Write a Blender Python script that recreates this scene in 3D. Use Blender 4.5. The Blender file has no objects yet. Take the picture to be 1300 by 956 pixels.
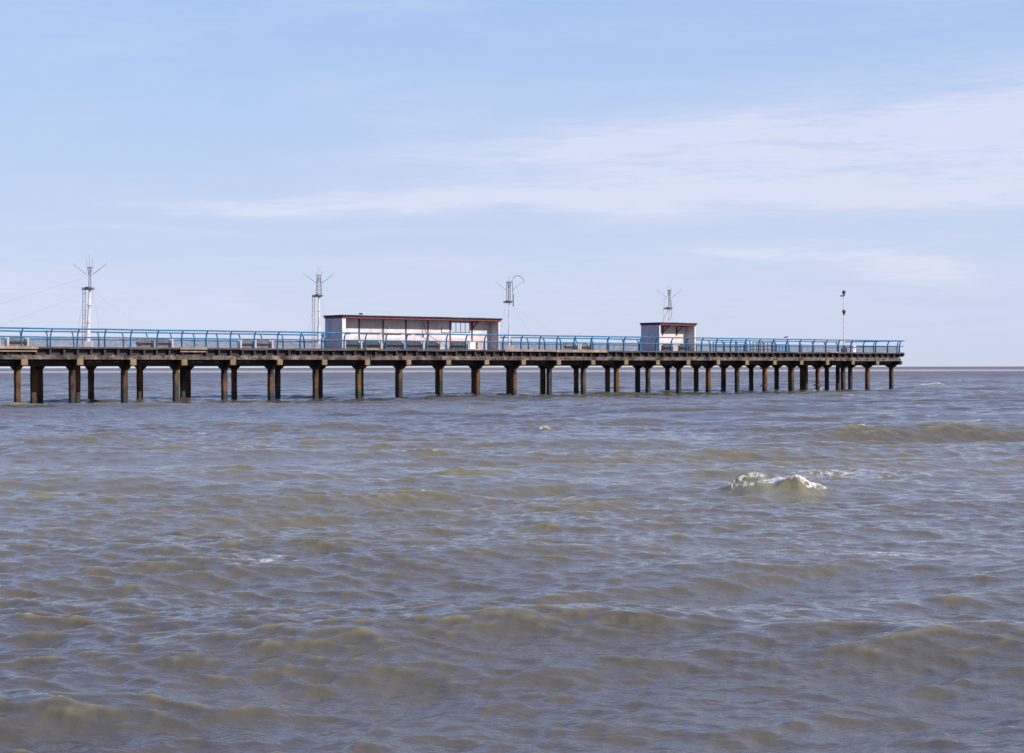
import bpy, bmesh, math, random
import numpy as np
from mathutils import Vector, Matrix
random.seed(7)
scene = bpy.context.scene
C = scene.collection
R = math.radians

# ------------------------------------------------------------------ pier frame
# s runs along the pier towards its seaward end, t runs across it (0 = side nearest the beach camera)
PX, PY, PA = -31.576, 107.143, R(40.315)
CAM_Z = 2.40
DECK = 3.81
BAY = 3.877
WID = 7.63
END = 93.1
START = -20.0
def W(s, t, z=0.0):
    return Vector((PX + s*math.cos(PA) - t*math.sin(PA), PY + s*math.sin(PA) + t*math.cos(PA), z))

# ------------------------------------------------------------------ materials
class N:
    def __init__(self, tree): self.t = tree
    def __call__(self, typ, ins=None, **kw):
        n = self.t.nodes.new(typ)
        for k, v in kw.items(): setattr(n, k, v)
        for k, v in (ins or {}).items():
            if isinstance(v, bpy.types.NodeSocket): self.t.links.new(v, n.inputs[k])
            else: n.inputs[k].default_value = v
        return n
    def math(self, op, a, b=0.0, c=0.0, clamp=False):
        n = self('ShaderNodeMath', {0: a, 1: b, 2: c}, operation=op, use_clamp=clamp); return n.outputs[0]
    def ramp(self, fac, stops):
        n = self('ShaderNodeValToRGB', {0: fac}); e = n.color_ramp.elements
        while len(e) < len(stops): e.new(0.5)
        for i, (p, c) in enumerate(stops):
            e[i].position = p; e[i].color = (*c, 1) if len(c) == 3 else c
        return n.outputs[0]
    def mix(self, f, a, b):
        n = self('ShaderNodeMix', data_type='RGBA')
        for k, v in ((0, f), (6, a), (7, b)):
            if isinstance(v, bpy.types.NodeSocket): self.t.links.new(v, n.inputs[k])
            else: n.inputs[k].default_value = v if k == 0 else (*v, 1)
        return n.outputs[2]
    def noise(self, vec, scale, detail=4.0, rough=0.55, dist=0.0):
        return self('ShaderNodeTexNoise', {'Vector': vec, 'Scale': scale, 'Detail': detail, 'Roughness': rough, 'Distortion': dist}).outputs[0]

def new_mat(name):
    m = bpy.data.materials.new(name); m.use_nodes = True
    m.node_tree.nodes.clear(); n = N(m.node_tree)
    out = n('ShaderNodeOutputMaterial')
    return m, n, out

def weathered(name, base, dark, light=None, scale=1.2, amt=0.55, rough=0.85, metallic=0.0, streak=True, grime=None, rng=(0.40, 0.66)):
    """patchy weathered surface: base colour with blotches, vertical streaks and fine grain"""
    m, n, out = new_mat(name)
    pos = n('ShaderNodeNewGeometry').outputs['Position']
    a = n.noise(pos, scale, 5, 0.65, 0.4)
    f = n('ShaderNodeMapRange', {0: a, 1: rng[0], 2: rng[1], 3: 0.0, 4: amt}).outputs[0]
    col = n.mix(f, base, dark)
    if light:
        b = n.noise(n('ShaderNodeVectorMath', {0: pos, 1: (7.3, 1.1, 3.7)}, operation='ADD').outputs[0], scale*1.7, 4, 0.6)
        col = n.mix(n('ShaderNodeMapRange', {0: b, 1: 0.52, 2: 0.68, 3: 0.0, 4: 0.6}).outputs[0], col, light)
    if streak:
        mp = n('ShaderNodeMapping', {'Vector': pos, 'Scale': (3.5, 3.5, 0.35)}).outputs[0]
        s = n.noise(mp, 1.6, 4, 0.7)
        col = n.mix(n('ShaderNodeMapRange', {0: s, 1: 0.52, 2: 0.75, 3: 0.0, 4: 0.55}).outputs[0], col, dark)
    if grime:
        g = n.noise(pos, scale*4, 3, 0.7)
        col = n.mix(n('ShaderNodeMapRange', {0: g, 1: 0.60, 2: 0.66, 3: 0.0, 4: 0.8}).outputs[0], col, grime)
    bsdf = n('ShaderNodeBsdfPrincipled', {'Base Color': col, 'Roughness': rough, 'Metallic': metallic})
    bp = n('ShaderNodeBump', {'Height': n.noise(pos, 14, 4, 0.6), 'Strength': 0.5, 'Distance': 0.02})
    n.t.links.new(bp.outputs[0], bsdf.inputs['Normal'])
    n.t.links.new(bsdf.outputs[0], out.inputs[0])
    return m

M = {}
M['slab'] = weathered('deck_concrete', (0.075, 0.06, 0.06), (0.02, 0.016, 0.018), (0.13, 0.10, 0.09), 0.8)
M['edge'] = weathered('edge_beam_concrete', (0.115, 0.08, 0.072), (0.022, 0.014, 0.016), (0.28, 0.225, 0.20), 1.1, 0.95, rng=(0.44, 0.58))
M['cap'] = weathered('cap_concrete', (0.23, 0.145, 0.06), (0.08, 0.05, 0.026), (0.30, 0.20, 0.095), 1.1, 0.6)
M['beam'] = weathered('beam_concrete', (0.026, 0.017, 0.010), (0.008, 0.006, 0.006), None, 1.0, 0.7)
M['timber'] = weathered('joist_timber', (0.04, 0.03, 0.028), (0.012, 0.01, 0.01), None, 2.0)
M['board'] = weathered('repair_board', (0.27, 0.20, 0.135), (0.10, 0.075, 0.055), (0.4, 0.35, 0.31), 1.2, 0.6)
M['blue'] = weathered('blue_paint', (0.002, 0.135, 0.28), (0.004, 0.06, 0.13), (0.008, 0.20, 0.34), 1.5, 0.6, 0.6)
M['white_wall'] = weathered('white_render', (0.67, 0.61, 0.60), (0.42, 0.34, 0.33), (0.70, 0.66, 0.65), 0.9, 0.7, 0.8, grime=(0.52, 0.40, 0.36))
M['shaded_wall'] = weathered('shaded_render', (0.44, 0.39, 0.39), (0.27, 0.24, 0.25), (0.50, 0.47, 0.47), 0.8, 0.7, 0.85)  # shade on the left end walls painted in as a darker grey
M['stained_wall'] = weathered('stained_white_render', (0.58, 0.50, 0.49), (0.42, 0.32, 0.29), (0.62, 0.57, 0.55), 1.3, 0.6, 0.85, grime=(0.3, 0.15, 0.1))
M['red'] = weathered('red_paint', (0.17, 0.026, 0.036), (0.08, 0.015, 0.02), (0.26, 0.09, 0.095), 1.6, 0.6, 0.7)
M['roof'] = weathered('roof_felt', (0.014, 0.014, 0.02), (0.008, 0.008, 0.012), None, 1.5, 0.6, 0.9)
M['white_metal'] = weathered('white_mast_paint', (0.72, 0.66, 0.66), (0.42, 0.26, 0.22), None, 2.0, 0.6, 0.5)
M['grey_metal'] = weathered('galvanised_steel', (0.22, 0.21, 0.23), (0.09, 0.06, 0.06), None, 2.5, 0.6, 0.55, 0.3)
M['dark_metal'] = weathered('dark_steel', (0.06, 0.055, 0.06), (0.03, 0.02, 0.02), None, 3.0, 0.6, 0.6)
M['rust'] = weathered('rusted_steel', (0.12, 0.06, 0.035), (0.04, 0.025, 0.02), (0.2, 0.1, 0.05), 3.0, 0.6, 0.85)
M['bench_wood'] = weathered('weathered_bench_boards', (0.10, 0.085, 0.08), (0.04, 0.034, 0.033), (0.17, 0.145, 0.13), 2.5, 0.7)
M['bench_grey'] = weathered('grey_bench_boards', (0.21, 0.18, 0.165), (0.09, 0.075, 0.07), (0.3, 0.26, 0.24), 2.5, 0.7)
M['bench_white'] = weathered('white_painted_concrete', (0.6, 0.57, 0.55), (0.45, 0.40, 0.38), None, 2.0, 0.5)
M['sign_white'] = weathered('sign_white', (0.8, 0.78, 0.78), (0.65, 0.6, 0.6), None, 3.0, 0.3, 0.5)
M['gull_white'] = weathered('white_plumage', (0.7, 0.69, 0.68), (0.5, 0.49, 0.48), None, 8.0, 0.3, 0.9, streak=False)
M['gull_dark'] = weathered('dark_plumage', (0.045, 0.04, 0.04), (0.02, 0.02, 0.02), None, 8.0, 0.3, 0.9, streak=False)
M['beak'] = weathered('yellow_beak', (0.5, 0.3, 0.05), (0.3, 0.15, 0.03), None, 8.0, 0.3, 0.6, streak=False)

def pile_material(name, warm):
    m, n, out = new_mat(name)
    pos = n('ShaderNodeNewGeometry').outputs['Position']
    z = n('ShaderNodeSeparateXYZ', {0: pos}).outputs[2]
    a = n.noise(n('ShaderNodeMapping', {'Vector': pos, 'Scale': (2.5, 2.5, 0.7)}).outputs[0], 1.0, 5, 0.65)
    col = n.mix(n('ShaderNodeMapRange', {0: a, 1: 0.35, 2: 0.55}).outputs[0], warm, (0.009, 0.006, 0.005))
    rv = n('ShaderNodeObjectInfo').outputs['Random']
    b = n.math('ADD', n.noise(pos, 0.6, 3, 0.6), n.math('MULTIPLY', n.math('SUBTRACT', rv, 0.5), 0.25))
    col = n.mix(n('ShaderNodeMapRange', {0: b, 1: 0.45, 2: 0.6, 4: 0.5}).outputs[0], col, (0.17, 0.075, 0.024))
    # tide line: weed and wet concrete low down, edge broken by noise
    zz = n.math('ADD', z, n.math('MULTIPLY', n.math('SUBTRACT', n.noise(pos, 3.0, 3), 0.5), 1.1))
    zz = n.math('ADD', zz, n.math('MULTIPLY', n.math('SUBTRACT', rv, 0.5), 0.5))
    wet = n('ShaderNodeMapRange', {0: zz, 1: 1.0, 2: 0.35}).outputs[0]
    col = n.mix(wet, col, (0.010, 0.009, 0.006))
    bsdf = n('ShaderNodeBsdfPrincipled', {'Base Color': col, 'Roughness': n('ShaderNodeMapRange', {0: wet, 3: 0.9, 4: 0.65}).outputs[0]})
    bp = n('ShaderNodeBump', {'Height': n.noise(pos, 9, 4, 0.7), 'Strength': 0.8, 'Distance': 0.05})
    n.t.links.new(bp.outputs[0], bsdf.inputs['Normal']); n.t.links.new(bsdf.outputs[0], out.inputs[0])
    return m
M['pile'] = pile_material('tide_stained_pile', (0.095, 0.050, 0.019))
M['pile_rust'] = pile_material('rusty_pile', (0.22, 0.10, 0.05))

def net_material():
    m, n, out = new_mat('safety_netting')
    pos = n('ShaderNodeNewGeometry').outputs['Position']
    a = n.noise(n('ShaderNodeMapping', {'Vector': pos, 'Scale': (1.0, 1.0, 1.6)}).outputs[0], 1.8, 4, 0.6, 1.2)
    alpha = n('ShaderNodeMapRange', {0: a, 1: 0.35, 2: 0.65, 3: 0.22, 4: 0.46}).outputs[0]
    d = n('ShaderNodeBsdfDiffuse', {'Color': (0.035, 0.05, 0.075, 1)})
    t = n('ShaderNodeBsdfTransparent')
    x = n('ShaderNodeMixShader', {0: alpha, 1: t.outputs[0], 2: d.outputs[0]})
    n.t.links.new(x.outputs[0], out.inputs[0]); return m
M['net'] = net_material()

# ------------------------------------------------------------------ geometry helpers
def tag(o, label=None, cat=None, group=None, kind=None):
    if label: o['label'] = label
    if cat: o['category'] = cat
    if group: o['group'] = group
    if kind: o['kind'] = kind
    return o
def box(bm, x0, x1, y0, y1, z0, z1, tilt=None):
    vs = [bm.verts.new((x, y, z)) for x in (x0, x1) for y in (y0, y1) for z in (z0, z1)]
    for f in ((0,1,3,2), (4,6,7,5), (0,4,5,1), (2,3,7,6), (0,2,6,4), (1,5,7,3)): bm.faces.new([vs[i] for i in f])
    return vs
def prism(bm, pts, a0, a1, axis='y'):
    """pts: outline in the plane across axis; extruded from a0 to a1 along axis"""
    def mk(p, a):
        if axis == 'y': return (p[0], a, p[1])
        if axis == 'x': return (a, p[0], p[1])
        return (p[0], p[1], a)
    A = [bm.verts.new(mk(p, a0)) for p in pts]; B = [bm.verts.new(mk(p, a1)) for p in pts]
    bm.faces.new(A); bm.faces.new(B[::-1])
    k = len(pts)
    for i in range(k): bm.faces.new((A[i], B[i], B[(i+1) % k], A[(i+1) % k]))
def tube(bm, pts, r, n=8, r2=None):
    pts = [Vector(p) for p in pts]; rings = []
    for i, p in enumerate(pts):
        d = (pts[min(i+1, len(pts)-1)] - pts[max(i-1, 0)]).normalized()
        u = d.cross(Vector((0, 0, 1)) if abs(d.z) < 0.9 else Vector((1, 0, 0))).normalized(); v = d.cross(u)
        rr = r if r2 is None else r + (r2 - r)*i/(len(pts)-1)
        rings.append([bm.verts.new(p + (u*math.cos(2*math.pi*k/n) + v*math.sin(2*math.pi*k/n))*rr) for k in range(n)])
    for a, b in zip(rings, rings[1:]):
        for k in range(n): bm.faces.new((a[k], a[(k+1) % n], b[(k+1) % n], b[k]))
    bm.faces.new(rings[0][::-1]); bm.faces.new(rings[-1])
def ball(bm, c, r, seg=14):
    res = bmesh.ops.create_uvsphere(bm, u_segments=seg, v_segments=seg//2+2, radius=1.0)
    rr = r if isinstance(r, tuple) else (r, r, r)
    for v in res['verts']: v.co = Vector((v.co.x*rr[0] + c[0], v.co.y*rr[1] + c[1], v.co.z*rr[2] + c[2]))
def obj(name, bm, mat, parent=None, smooth=False, loc=None, bevel=0.0):
    bmesh.ops.recalc_face_normals(bm, faces=bm.faces)
    me = bpy.data.meshes.new(name); bm.to_mesh(me); bm.free()
    me.materials.append(M[mat] if isinstance(mat, str) else mat)
    if smooth:
        for p in me.polygons: p.use_smooth = True
    o = bpy.data.objects.new(name, me); C.objects.link(o)
    if parent: o.parent = parent
    if loc is not None: o.location = loc
    if bevel:
        b = o.modifiers.new('edge_wear', 'BEVEL'); b.width = bevel; b.segments = 2
    return o
def thing(name, label, cat, s, t, z=DECK, rot=0.0, group=None):
    o = bpy.data.objects.new(name, None); C.objects.link(o); o.empty_display_size = 0.3
    o.location = W(s, t, z); o.rotation_euler = (0, 0, PA + rot)
    return tag(o, label, cat, group)
def B(): return bmesh.new()
def copy_part(o, parent, loc=None):
    c = o.copy(); C.objects.link(c); c.parent = parent
    if loc is not None: c.location = loc
    return c
def copy_thing(root, s, t, z, label):
    r = root.copy(); C.objects.link(r); r.location = W(s, t, z); r['label'] = label
    for ch in list(root.children):
        c = ch.copy(); C.objects.link(c); c.parent = r
        for g in list(ch.children):
            d = g.copy(); C.objects.link(d); d.parent = c
    return r

# ------------------------------------------------------------------ the pier
pier = thing('pier', 'long weathered concrete pier deck on brown tide stained piles standing in the sea', 'pier', 0, 0, 0)
Z = lambda rel: CAM_Z + rel           # heights were surveyed from eye level
SL0, SL1 = Z(1.26), DECK
# deck slab with a slightly broken nosing
bm = B()
x = START
while x < END:
    L = min(random.uniform(1.2, 3.2), END - x + 0.35)
    e = random.uniform(-0.09, -0.02)
    box(bm, x+0.004, x+L-0.004, e, WID+0.05, SL0 + random.uniform(-0.02, 0.03), SL1 + random.uniform(-0.012, 0.0))
    x += L
obj('deck', bm, 'slab', pier)
bm = B(); prism(bm, [(0,0)]*0 or [(END+0.3, SL0-0.28), (END+0.52, SL0-0.1), (END+0.52, SL0+0.10), (END+0.3, SL0+0.10)], 0.0, WID, 'y')
obj('end_beam', bm, 'timber', pier)
# transverse joists
jm = B(); box(jm, -0.07, 0.07, 0.05, WID-0.05, Z(0.90), SL0-0.003)
j0 = obj('joist', jm, 'timber', pier, loc=(92.9, 0, 0))
for i in range(1, 100): copy_part(j0, pier, (92.9 - i*0.969, random.uniform(-0.02, 0.03), 0))
bm = B(); k = 92.9 - 100*0.969
while k > START: box(bm, k-0.07, k+0.07, 0.05, WID-0.05, Z(0.90), SL0-0.003); k -= 0.969
tag(obj('joists', bm, 'timber', pier), kind='stuff')
# edge beams: long beams made of slightly uneven cast lengths
for t0, t1 in ((0.10, 0.36), (WID-0.36, WID-0.10)):
    bm = B(); k = START
    while k < END-0.3:
        L = 0.969
        d = random.uniform(-0.02, 0.02); top = Z(0.90) + random.uniform(-0.06, -0.004)
        box(bm, k+0.012, min(k+L, END)-0.012, t0+d, t1+d, Z(0.56)+random.uniform(0, 0.015), top)
        k += L
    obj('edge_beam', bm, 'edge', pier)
for t0 in (0.37, WID-0.42):
    bm = B(); box(bm, START, END-0.05, t0, t0+0.05, Z(0.86), SL0-0.006); obj('void_light_blocker', bm, 'timber', pier)  # added board that keeps sunlight from slipping through the void
# longitudinal haunched beams along each pile row
TN, TF = 1.23, 6.40
nb = range(-5, 25)
for tc in (TN, TF):
    bm = B()
    for n_ in nb:
        c = n_*BAY; h = BAY/2
        hs = 0.36 if tc == TN else 0.34
        if n_ == 24: right = [(c+0.32, Z(0.555)), (c+0.32, Z(0.16)), (c+0.17, Z(-0.15))]
        else: right = [(c+h, Z(0.555)), (c+h, Z(0.12)), (c+hs+0.04, Z(0.12)), (c+0.17, Z(-0.16))]
        left = [(c-0.17, Z(-0.16)), (c-hs-0.04, Z(0.12)), (c-h, Z(0.12)), (c-h, Z(0.555))]
        prism(bm, right + left, tc-0.15, tc+0.15, 'y')
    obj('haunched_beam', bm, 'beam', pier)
# transverse cap beams with projecting ends
bm = B()
prism(bm, [(0.0, Z(0.558)), (0.0, Z(0.18)), (0.55, Z(0.16)), (1.02, Z(-0.14)), (1.44, Z(-0.14)), (1.9, Z(0.10)), (WID-1.9, Z(0.10)),
           (WID-1.44, Z(-0.14)), (WID-1.02, Z(-0.14)), (WID-0.55, Z(0.16)), (WID, Z(0.18)), (WID, Z(0.558))], -0.165, 0.165, 'x')
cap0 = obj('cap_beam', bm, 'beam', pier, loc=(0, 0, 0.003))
bm = B(); box(bm, -0.225, 0.225, -0.03, 0.10, Z(0.17), Z(0.575)); 
end0 = obj('cap_end', bm, 'cap', cap0, bevel=0.02)
for n_ in nb:
    if n_ == 0: continue
    c = copy_part(cap0, pier, (n_*BAY, 0, 0.003))
    if n_ < 24: copy_part(end0, c, (0, random.uniform(-0.02, 0.02), random.uniform(-0.01, 0.02)))
# piles
def pile_bm(w, seed, top=-0.14):
    rnd = random.Random(seed); bm = B(); rings = []
    for k in range(9):
        z = -1.6 + (Z(top)+1.6)*k/8
        h = w/2*(1 + rnd.uniform(-0.05, 0.05)); c = h*0.24
        pts = [(-h, -h+c), (-h+c, -h), (h-c, -h), (h, -h+c), (h, h-c), (h-c, h), (-h+c, h), (-h, h-c)]
        rings.append([bm.verts.new((px, py, z)) for px, py in pts])
    for a, b in zip(rings, rings[1:]):
        for k in range(8): bm.faces.new((a[k], a[(k+1) % 8], b[(k+1) % 8], b[k]))
    bm.faces.new(rings[0][::-1]); bm.faces.new(rings[-1])
    return bm
protos = [obj('pile', pile_bm(0.37, 1), 'pile', pier), obj('pile', pile_bm(0.38, 2), 'pile', pier), obj('pile', pile_bm(0.36, 3), 'pile', pier)]
used = [False]*3
brk = []
def add_pile(s, t, k):
    if not used[k % 3]: used[k % 3] = True; o = protos[k % 3]; o.location = (s, t, 0)
    else: o = copy_part(protos[k % 3], pier, (s, t, 0))
    o.rotation_euler = (0, 0, R(random.uniform(-3, 3))); return o
for n_ in nb:
    # measured small departures from an even bay
    d = {0: 0.05, 2: -0.06, 9: 0.1, 14: 0.03}.get(n_, 0)
    o = add_pile(n_*BAY + d, TN, n_+5)
    if n_ in (19, 21): brk.append(o)
    add_pile(n_*BAY - random.uniform(-0.06, 0.06), TF, n_+6)
add_pile(9.0*BAY-0.2, TF+0.0, 1)
mid0 = obj('pile', pile_bm(0.33, 9, 0.5), 'pile', pier, loc=(80.36, 3.8, 0))
bm = B(); box(bm, START, END, 3.65, 3.95, Z(0.20), Z(0.552)); obj('middle_beam', bm, 'beam', pier)
for s_ in (82.74, 87.71, 2.30, 5.5, 10.18, 13.6): copy_part(mid0, pier, (s_, 3.8, 0))
for o in brk:
    o.data = o.data.copy(); o.data.materials[0] = M['pile_rust']
    for zz in (2.22, 0.62):
        bm = B(); box(bm, -0.36, 0.36, -0.24, 0.24, zz-0.05, zz+0.05); b = obj('bracket', bm, 'rust', o)
# cross pieces under the pier head
# patch boards along the deck edge
for s0, s1, h in ((-3.2, 0.89, 0.19), (11.23, 13.33, 0.17), (40.54, 46.0, 0.16), (46.1, 51.9, 0.2), (81.6, 82.9, 0.1), (26.9, 28.1, 0.12)):
    bm = B(); box(bm, s0, s1, -0.16, -0.095, DECK-h+0.02, DECK+0.03)
    if s1 < 14: box(bm, s0, s1-0.1, -0.14, -0.10, DECK-h-0.16, DECK-h-0.08)
    obj('edge_board', bm, 'board', pier)

# ------------------------------------------------------------------ railings
HALF = BAY/2
def post_bm(side=1):
    """flat fin bending outwards at its head; y<0 is outwards"""
    bm = B()
    cl = [(0.0, 0.0, .085), (0.0, 0.35, .08), (-0.005, 0.62, .072), (-0.05, 0.85, .06), (-0.13, 1.02, .05), (-0.24, 1.13, .04), (-0.29, 1.155, .03)]
    L, Rr = [], []
    for i, (y, z, h) in enumerate(cl):
        a = cl[min(i+1, 6)]; b = cl[max(i-1, 0)]
        d = Vector((a[0]-b[0], a[1]-b[1])).normalized(); nx = Vector((d.y, -d.x))
        L.append((y - nx.x*h, z - nx.y*h)); Rr.append((y + nx.x*h, z + nx.y*h))
    prism(bm, L + Rr[::-1], -0.022, 0.022, 'x')
    box(bm, -0.08, 0.08, -0.11, 0.11, -0.008, 0.018)
    return bm
def railing(name, label, xs, t, mirror, rot_end=False, L=None, net=True):
    """root sits on the deck; local x along the fence, local -y outwards"""
    if rot_end: root = thing(name, label, 'railing', END-0.12, 0.0, DECK, R(90))
    else: root = thing(name, label, 'railing', 0, t, DECK, R(180) if mirror else 0)
    q = -1 if mirror else 1
    p0 = obj('post', post_bm(), 'blue', root, loc=(q*xs[0], 0, 0))
    for x_ in xs[1:]:
        c = copy_part(p0, root, (q*x_ + random.uniform(-.03, .03), 0, 0)); c.rotation_euler = (R(random.uniform(-1.2, 1.2)), R(random.uniform(-1.5, 1.5)), 0)
    a, b = (xs[0]-0.1, xs[-1]+0.1) if L is None else L
    for nm, y, z, r in (('top_rail', -0.27, 1.165, 0.052), ('mid_rail', -0.075, 0.62, 0.046)):
        bm = B(); k = max(2, int((b-a)/HALF))
        tube(bm, [(q*(a + (b-a)*i/k), y, z + 0.008*math.sin(i*1.7)) for i in range(k+1)], r)
        obj(nm, bm, 'blue', root, smooth=True)
    if net:
        for i in range(len(xs)-1):
            w = (xs[i+1]-xs[i]) - 0.06; bm = B(); nx, nz = 8, 4; g = {}
            for ii in range(nx+1):
                for kk in range(nz+1):
                    u = ii/nx; v = kk/nz
                    g[ii, kk] = bm.verts.new((w*(u-0.5), -0.03 + 0.03*math.sin(u*6+i)*math.sin(v*3.1), 0.03 + v*(0.55 - 0.03*math.sin(u*3.14)*abs(math.sin(i*2.3)))))
            for ii in range(nx):
                for kk in range(nz): bm.faces.new((g[ii, kk], g[ii+1, kk], g[ii+1, kk+1], g[ii, kk+1]))
            obj('netting', bm, 'net', root, smooth=True, loc=(q*(xs[i]+xs[i+1])/2, 0, 0))
    return root
near_xs = [-0.10 + HALF*k for k in range(-9, 49)]
far_xs = [1.15 + HALF*k for k in range(-9, 48)]
railing('pier_railing', 'blue railing with outward curved posts along the near edge of the pier', near_xs, 0.17, False, L=(near_xs[0]-0.1, END+0.35))
railing('pier_railing', 'blue netted railing along the far edge of the pier seen behind benches', far_xs, WID-0.17, True, L=(far_xs[0]-.1, END-0.1))
railing('pier_railing', 'short blue netted railing across the seaward end of the pier', [0.45, 3.35, 6.25, 7.3], 0, False, rot_end=True, L=(0.2, WID-0.15))

# ------------------------------------------------------------------ shelters
def shelter(label, s0, s1, posts, brackets, window=None, hatch=None, name='shelter', H=2.36, rl=(0.03, 0.10)):
    root = thing(name, label, 'shelter', s0, 2.65, DECK)
    L = s1 - s0; D = 2.3
    def part(nm, mat, f, parent=root, bev=0.0):
        bm = B(); f(bm); return obj(nm, bm, mat, parent, bevel=bev)
    part('end_wall', 'shaded_wall', lambda b: box(b, 0, 0.10, 0.0, D, 0, H))
    part('wall_nosing', 'white_wall', lambda b: box(b, 0.0, 0.34 if L > 10 else 0.14, -0.03, 0.06, 0, H-0.01))
    part('end_wall', 'white_wall', lambda b: box(b, L-0.14, L, 0.0, D, 0, H))
    sp0, sp1 = D/2-0.06, D/2+0.06
    def spine(b):
        holes = [w for w in [window] if w]
        zs = 1.32
        if window:
            a, c, z0, z1 = window
            box(b, 0.10, a, sp0, sp1, 0.95, H-0.003); box(b, c, L-0.14, sp0, sp1, 0.95, H-0.003)
            box(b, a, c, sp0, sp1, 0.95, z0); box(b, a, c, sp0, sp1, z1, H-0.003)
        else: box(b, 0.10, L-0.14, sp0, sp1, 0.95, H-0.003)
    part('partition_wall', 'white_wall', spine)
    part('dado', 'stained_wall', lambda b: box(b, 0.10, L-0.14, sp0-0.02, sp1+0.02, 0, 0.949))
    if L > 10:
        for x0, l_ in ((0.4, 1.1), (2.4, 1.9), (4.7, 1.7), (6.9, .5), (7.8, .9)): part('dado_rail', 'rust', lambda b: box(b, x0, x0+l_, sp0-0.035, sp0-0.003, 1.17+random.uniform(-.02, .02), 1.21))
    for x_ in posts: part('post', 'red', lambda b: box(b, x_-0.05, x_+0.05, sp0-0.07, sp0-0.004, 0.55 if L > 10 else 0, H-0.003))
    for x_ in brackets:
        def br(b):
            box(b, x_-0.05, x_+0.05, sp0-0.10, sp0-0.004, H-0.85, H-0.12)
            prism(b, [(sp0-0.10, H-0.62), (sp0-0.10, H-0.50), (0.28, H-0.03), (0.16, H-0.03)], x_-0.04, x_+0.04, 'x')
            box(b, x_-0.04, x_+0.04, 0.05, sp0-0.10, H-0.10, H-0.025)
        part('roof_bracket', 'red', br)
    if window:
        a, c, z0, z1 = window; fr = []
        wf = B(); box(wf, a, c, sp0-0.02, sp1+0.02, z0, z0+0.05); box(wf, a, c, sp0-0.02, sp1+0.02, z1-0.05, z1)
        for q in range(5):
            xx = a + (c-a)*q/4; box(wf, xx-0.022, xx+0.022, sp0+0.03, sp0+0.06, z0+0.05, z1-0.05)
        obj('window_frame', wf, 'dark_metal', root)
    if hatch:
        a, c, z0, z1 = hatch
        part('hatch', 'white_wall', lambda b: box(b, a, c, sp0-0.03, sp0-0.003, z0, z1))
        part('hatch_frame', 'dark_metal', lambda b: (box(b, a-0.06, a-0.003, sp0-0.04, sp0-0.003, z0-0.05, z1), box(b, a, c, sp0-0.04, sp0-0.003, z0-0.05, z0-0.003)))
    # roof: felted slab over a painted fascia
    x0, x1 = -rl[0], L+rl[1]
    rf = B(); box(rf, x0+0.02, x1-0.02, -0.10, D+0.10, H+0.003, H+0.13)
    roof = obj('roof', rf, 'red', root)
    fe = B(); k = 9
    for i in range(k):
        u0, u1 = x0-0.03 + (x1-x0+0.06)*i/k, x0-0.03 + (x1-x0+0.06)*(i+1)/k
        dz = random.uniform(-0.012, 0.012)
        box(fe, u0, u1, -0.17, D+0.17, H+0.134, H+0.25+dz)
    obj('roof_felt', fe, 'roof', roof)
    return root
sh1_s = 26.63
rel = lambda s: s - sh1_s
shelter('long white promenade shelter with red posts, dark flat roof and barred window', sh1_s, 42.35,
        [rel(x) for x in (28.98, 31.27, 33.5, 35.71, 37.98, 40.26)], [rel(40.26)+0.0], window=(rel(38.15), rel(40.08), 1.40, 2.27),
        hatch=(rel(37.13), rel(37.88), 1.42, 1.82))
shelter('small white shelter with shaded end wall and two red roof brackets near pier head', 61.0, 65.75, [], [1.55, 3.35], rl=(-0.02, 0.03), H=2.34)
# bent rod fixed at shelter wall
o = thing('bent_rod', 'thin dark bent rod leaning against the white wall inside the long shelter', 'rod', 35.26, 3.0)
bm = B(); tube(bm, [(-0.12, 0.55, 2.2), (-0.03, 0.5, 1.7), (0.06, 0.45, 1.33), (0.06, 0.42, 1.26)], 0.035)
obj('upper_arm', bm, 'dark_metal', o)
bm = B(); tube(bm, [(0.06, 0.42, 1.27), (0.65, 0.25, 0.92), (1.35, 0.05, 0.5), (1.9, -0.1, 0.02)], 0.022)
obj('lower_arm', bm, 'dark_metal', o)
bm = B(); ball(bm, (0.06, 0.42, 1.27), 0.09); obj('joint', bm, 'dark_metal', o, smooth=True)

# ------------------------------------------------------------------ benches
def make_bench(Lb, left, label, s, t=3.2):
    wood = 'bench_wood' if t == 3.25 else 'bench_grey'
    r = thing('bench', label, 'bench', s, t, DECK, group='broken benches down the middle of the pier')
    bm = B(); random.seed(int(s*10))
    for k in range(5): box(bm, 0.02, Lb-0.02, 0.30, 0.345, 0.03+k*0.125, 0.145+k*0.125)
    obj('backrest', bm, wood, r)
    bm = B()
    for k in range(3): box(bm, 0.02, Lb-0.02, 0.02+k*0.095, 0.10+k*0.095, 0.36, 0.40)
    obj('seat', bm, wood, r)
    def sup(x0):
        bm = B(); prism(bm, [(-0.02, 0), (0.42, 0), (0.42, 0.66), (0.32, 0.68), (0.24, 0.46), (-0.02, 0.42)], x0, x0+0.15, 'x')
        # tall side wing facing the walkway
        box(bm, x0+0.003, x0+0.147, -0.02, 0.10, 0.40, 0.66)
        obj('support', bm, 'bench_white', r, bevel=0.015)
    sup(Lb)
    if left: sup(-0.15)
    return r
make_bench(1.5, True, 'grey boarded bench with white ends at far left edge of the pier', -1.9)
make_bench(1.25, True, 'grey boarded bench with white ends just left of the first mast', 0.35)
make_bench(1.2, False, 'grey bench back right of the first mast, beside the dark bird', 9.8)
make_bench(1.25, True, 'grey bench with white right end, second right of the first mast', 11.15)
make_bench(1.1, True, 'grey bench standing before the second mast, left one of the pair', 18.15)
make_bench(1.15, False, 'grey bench standing before the second mast, right one of the pair', 19.55)
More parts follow.
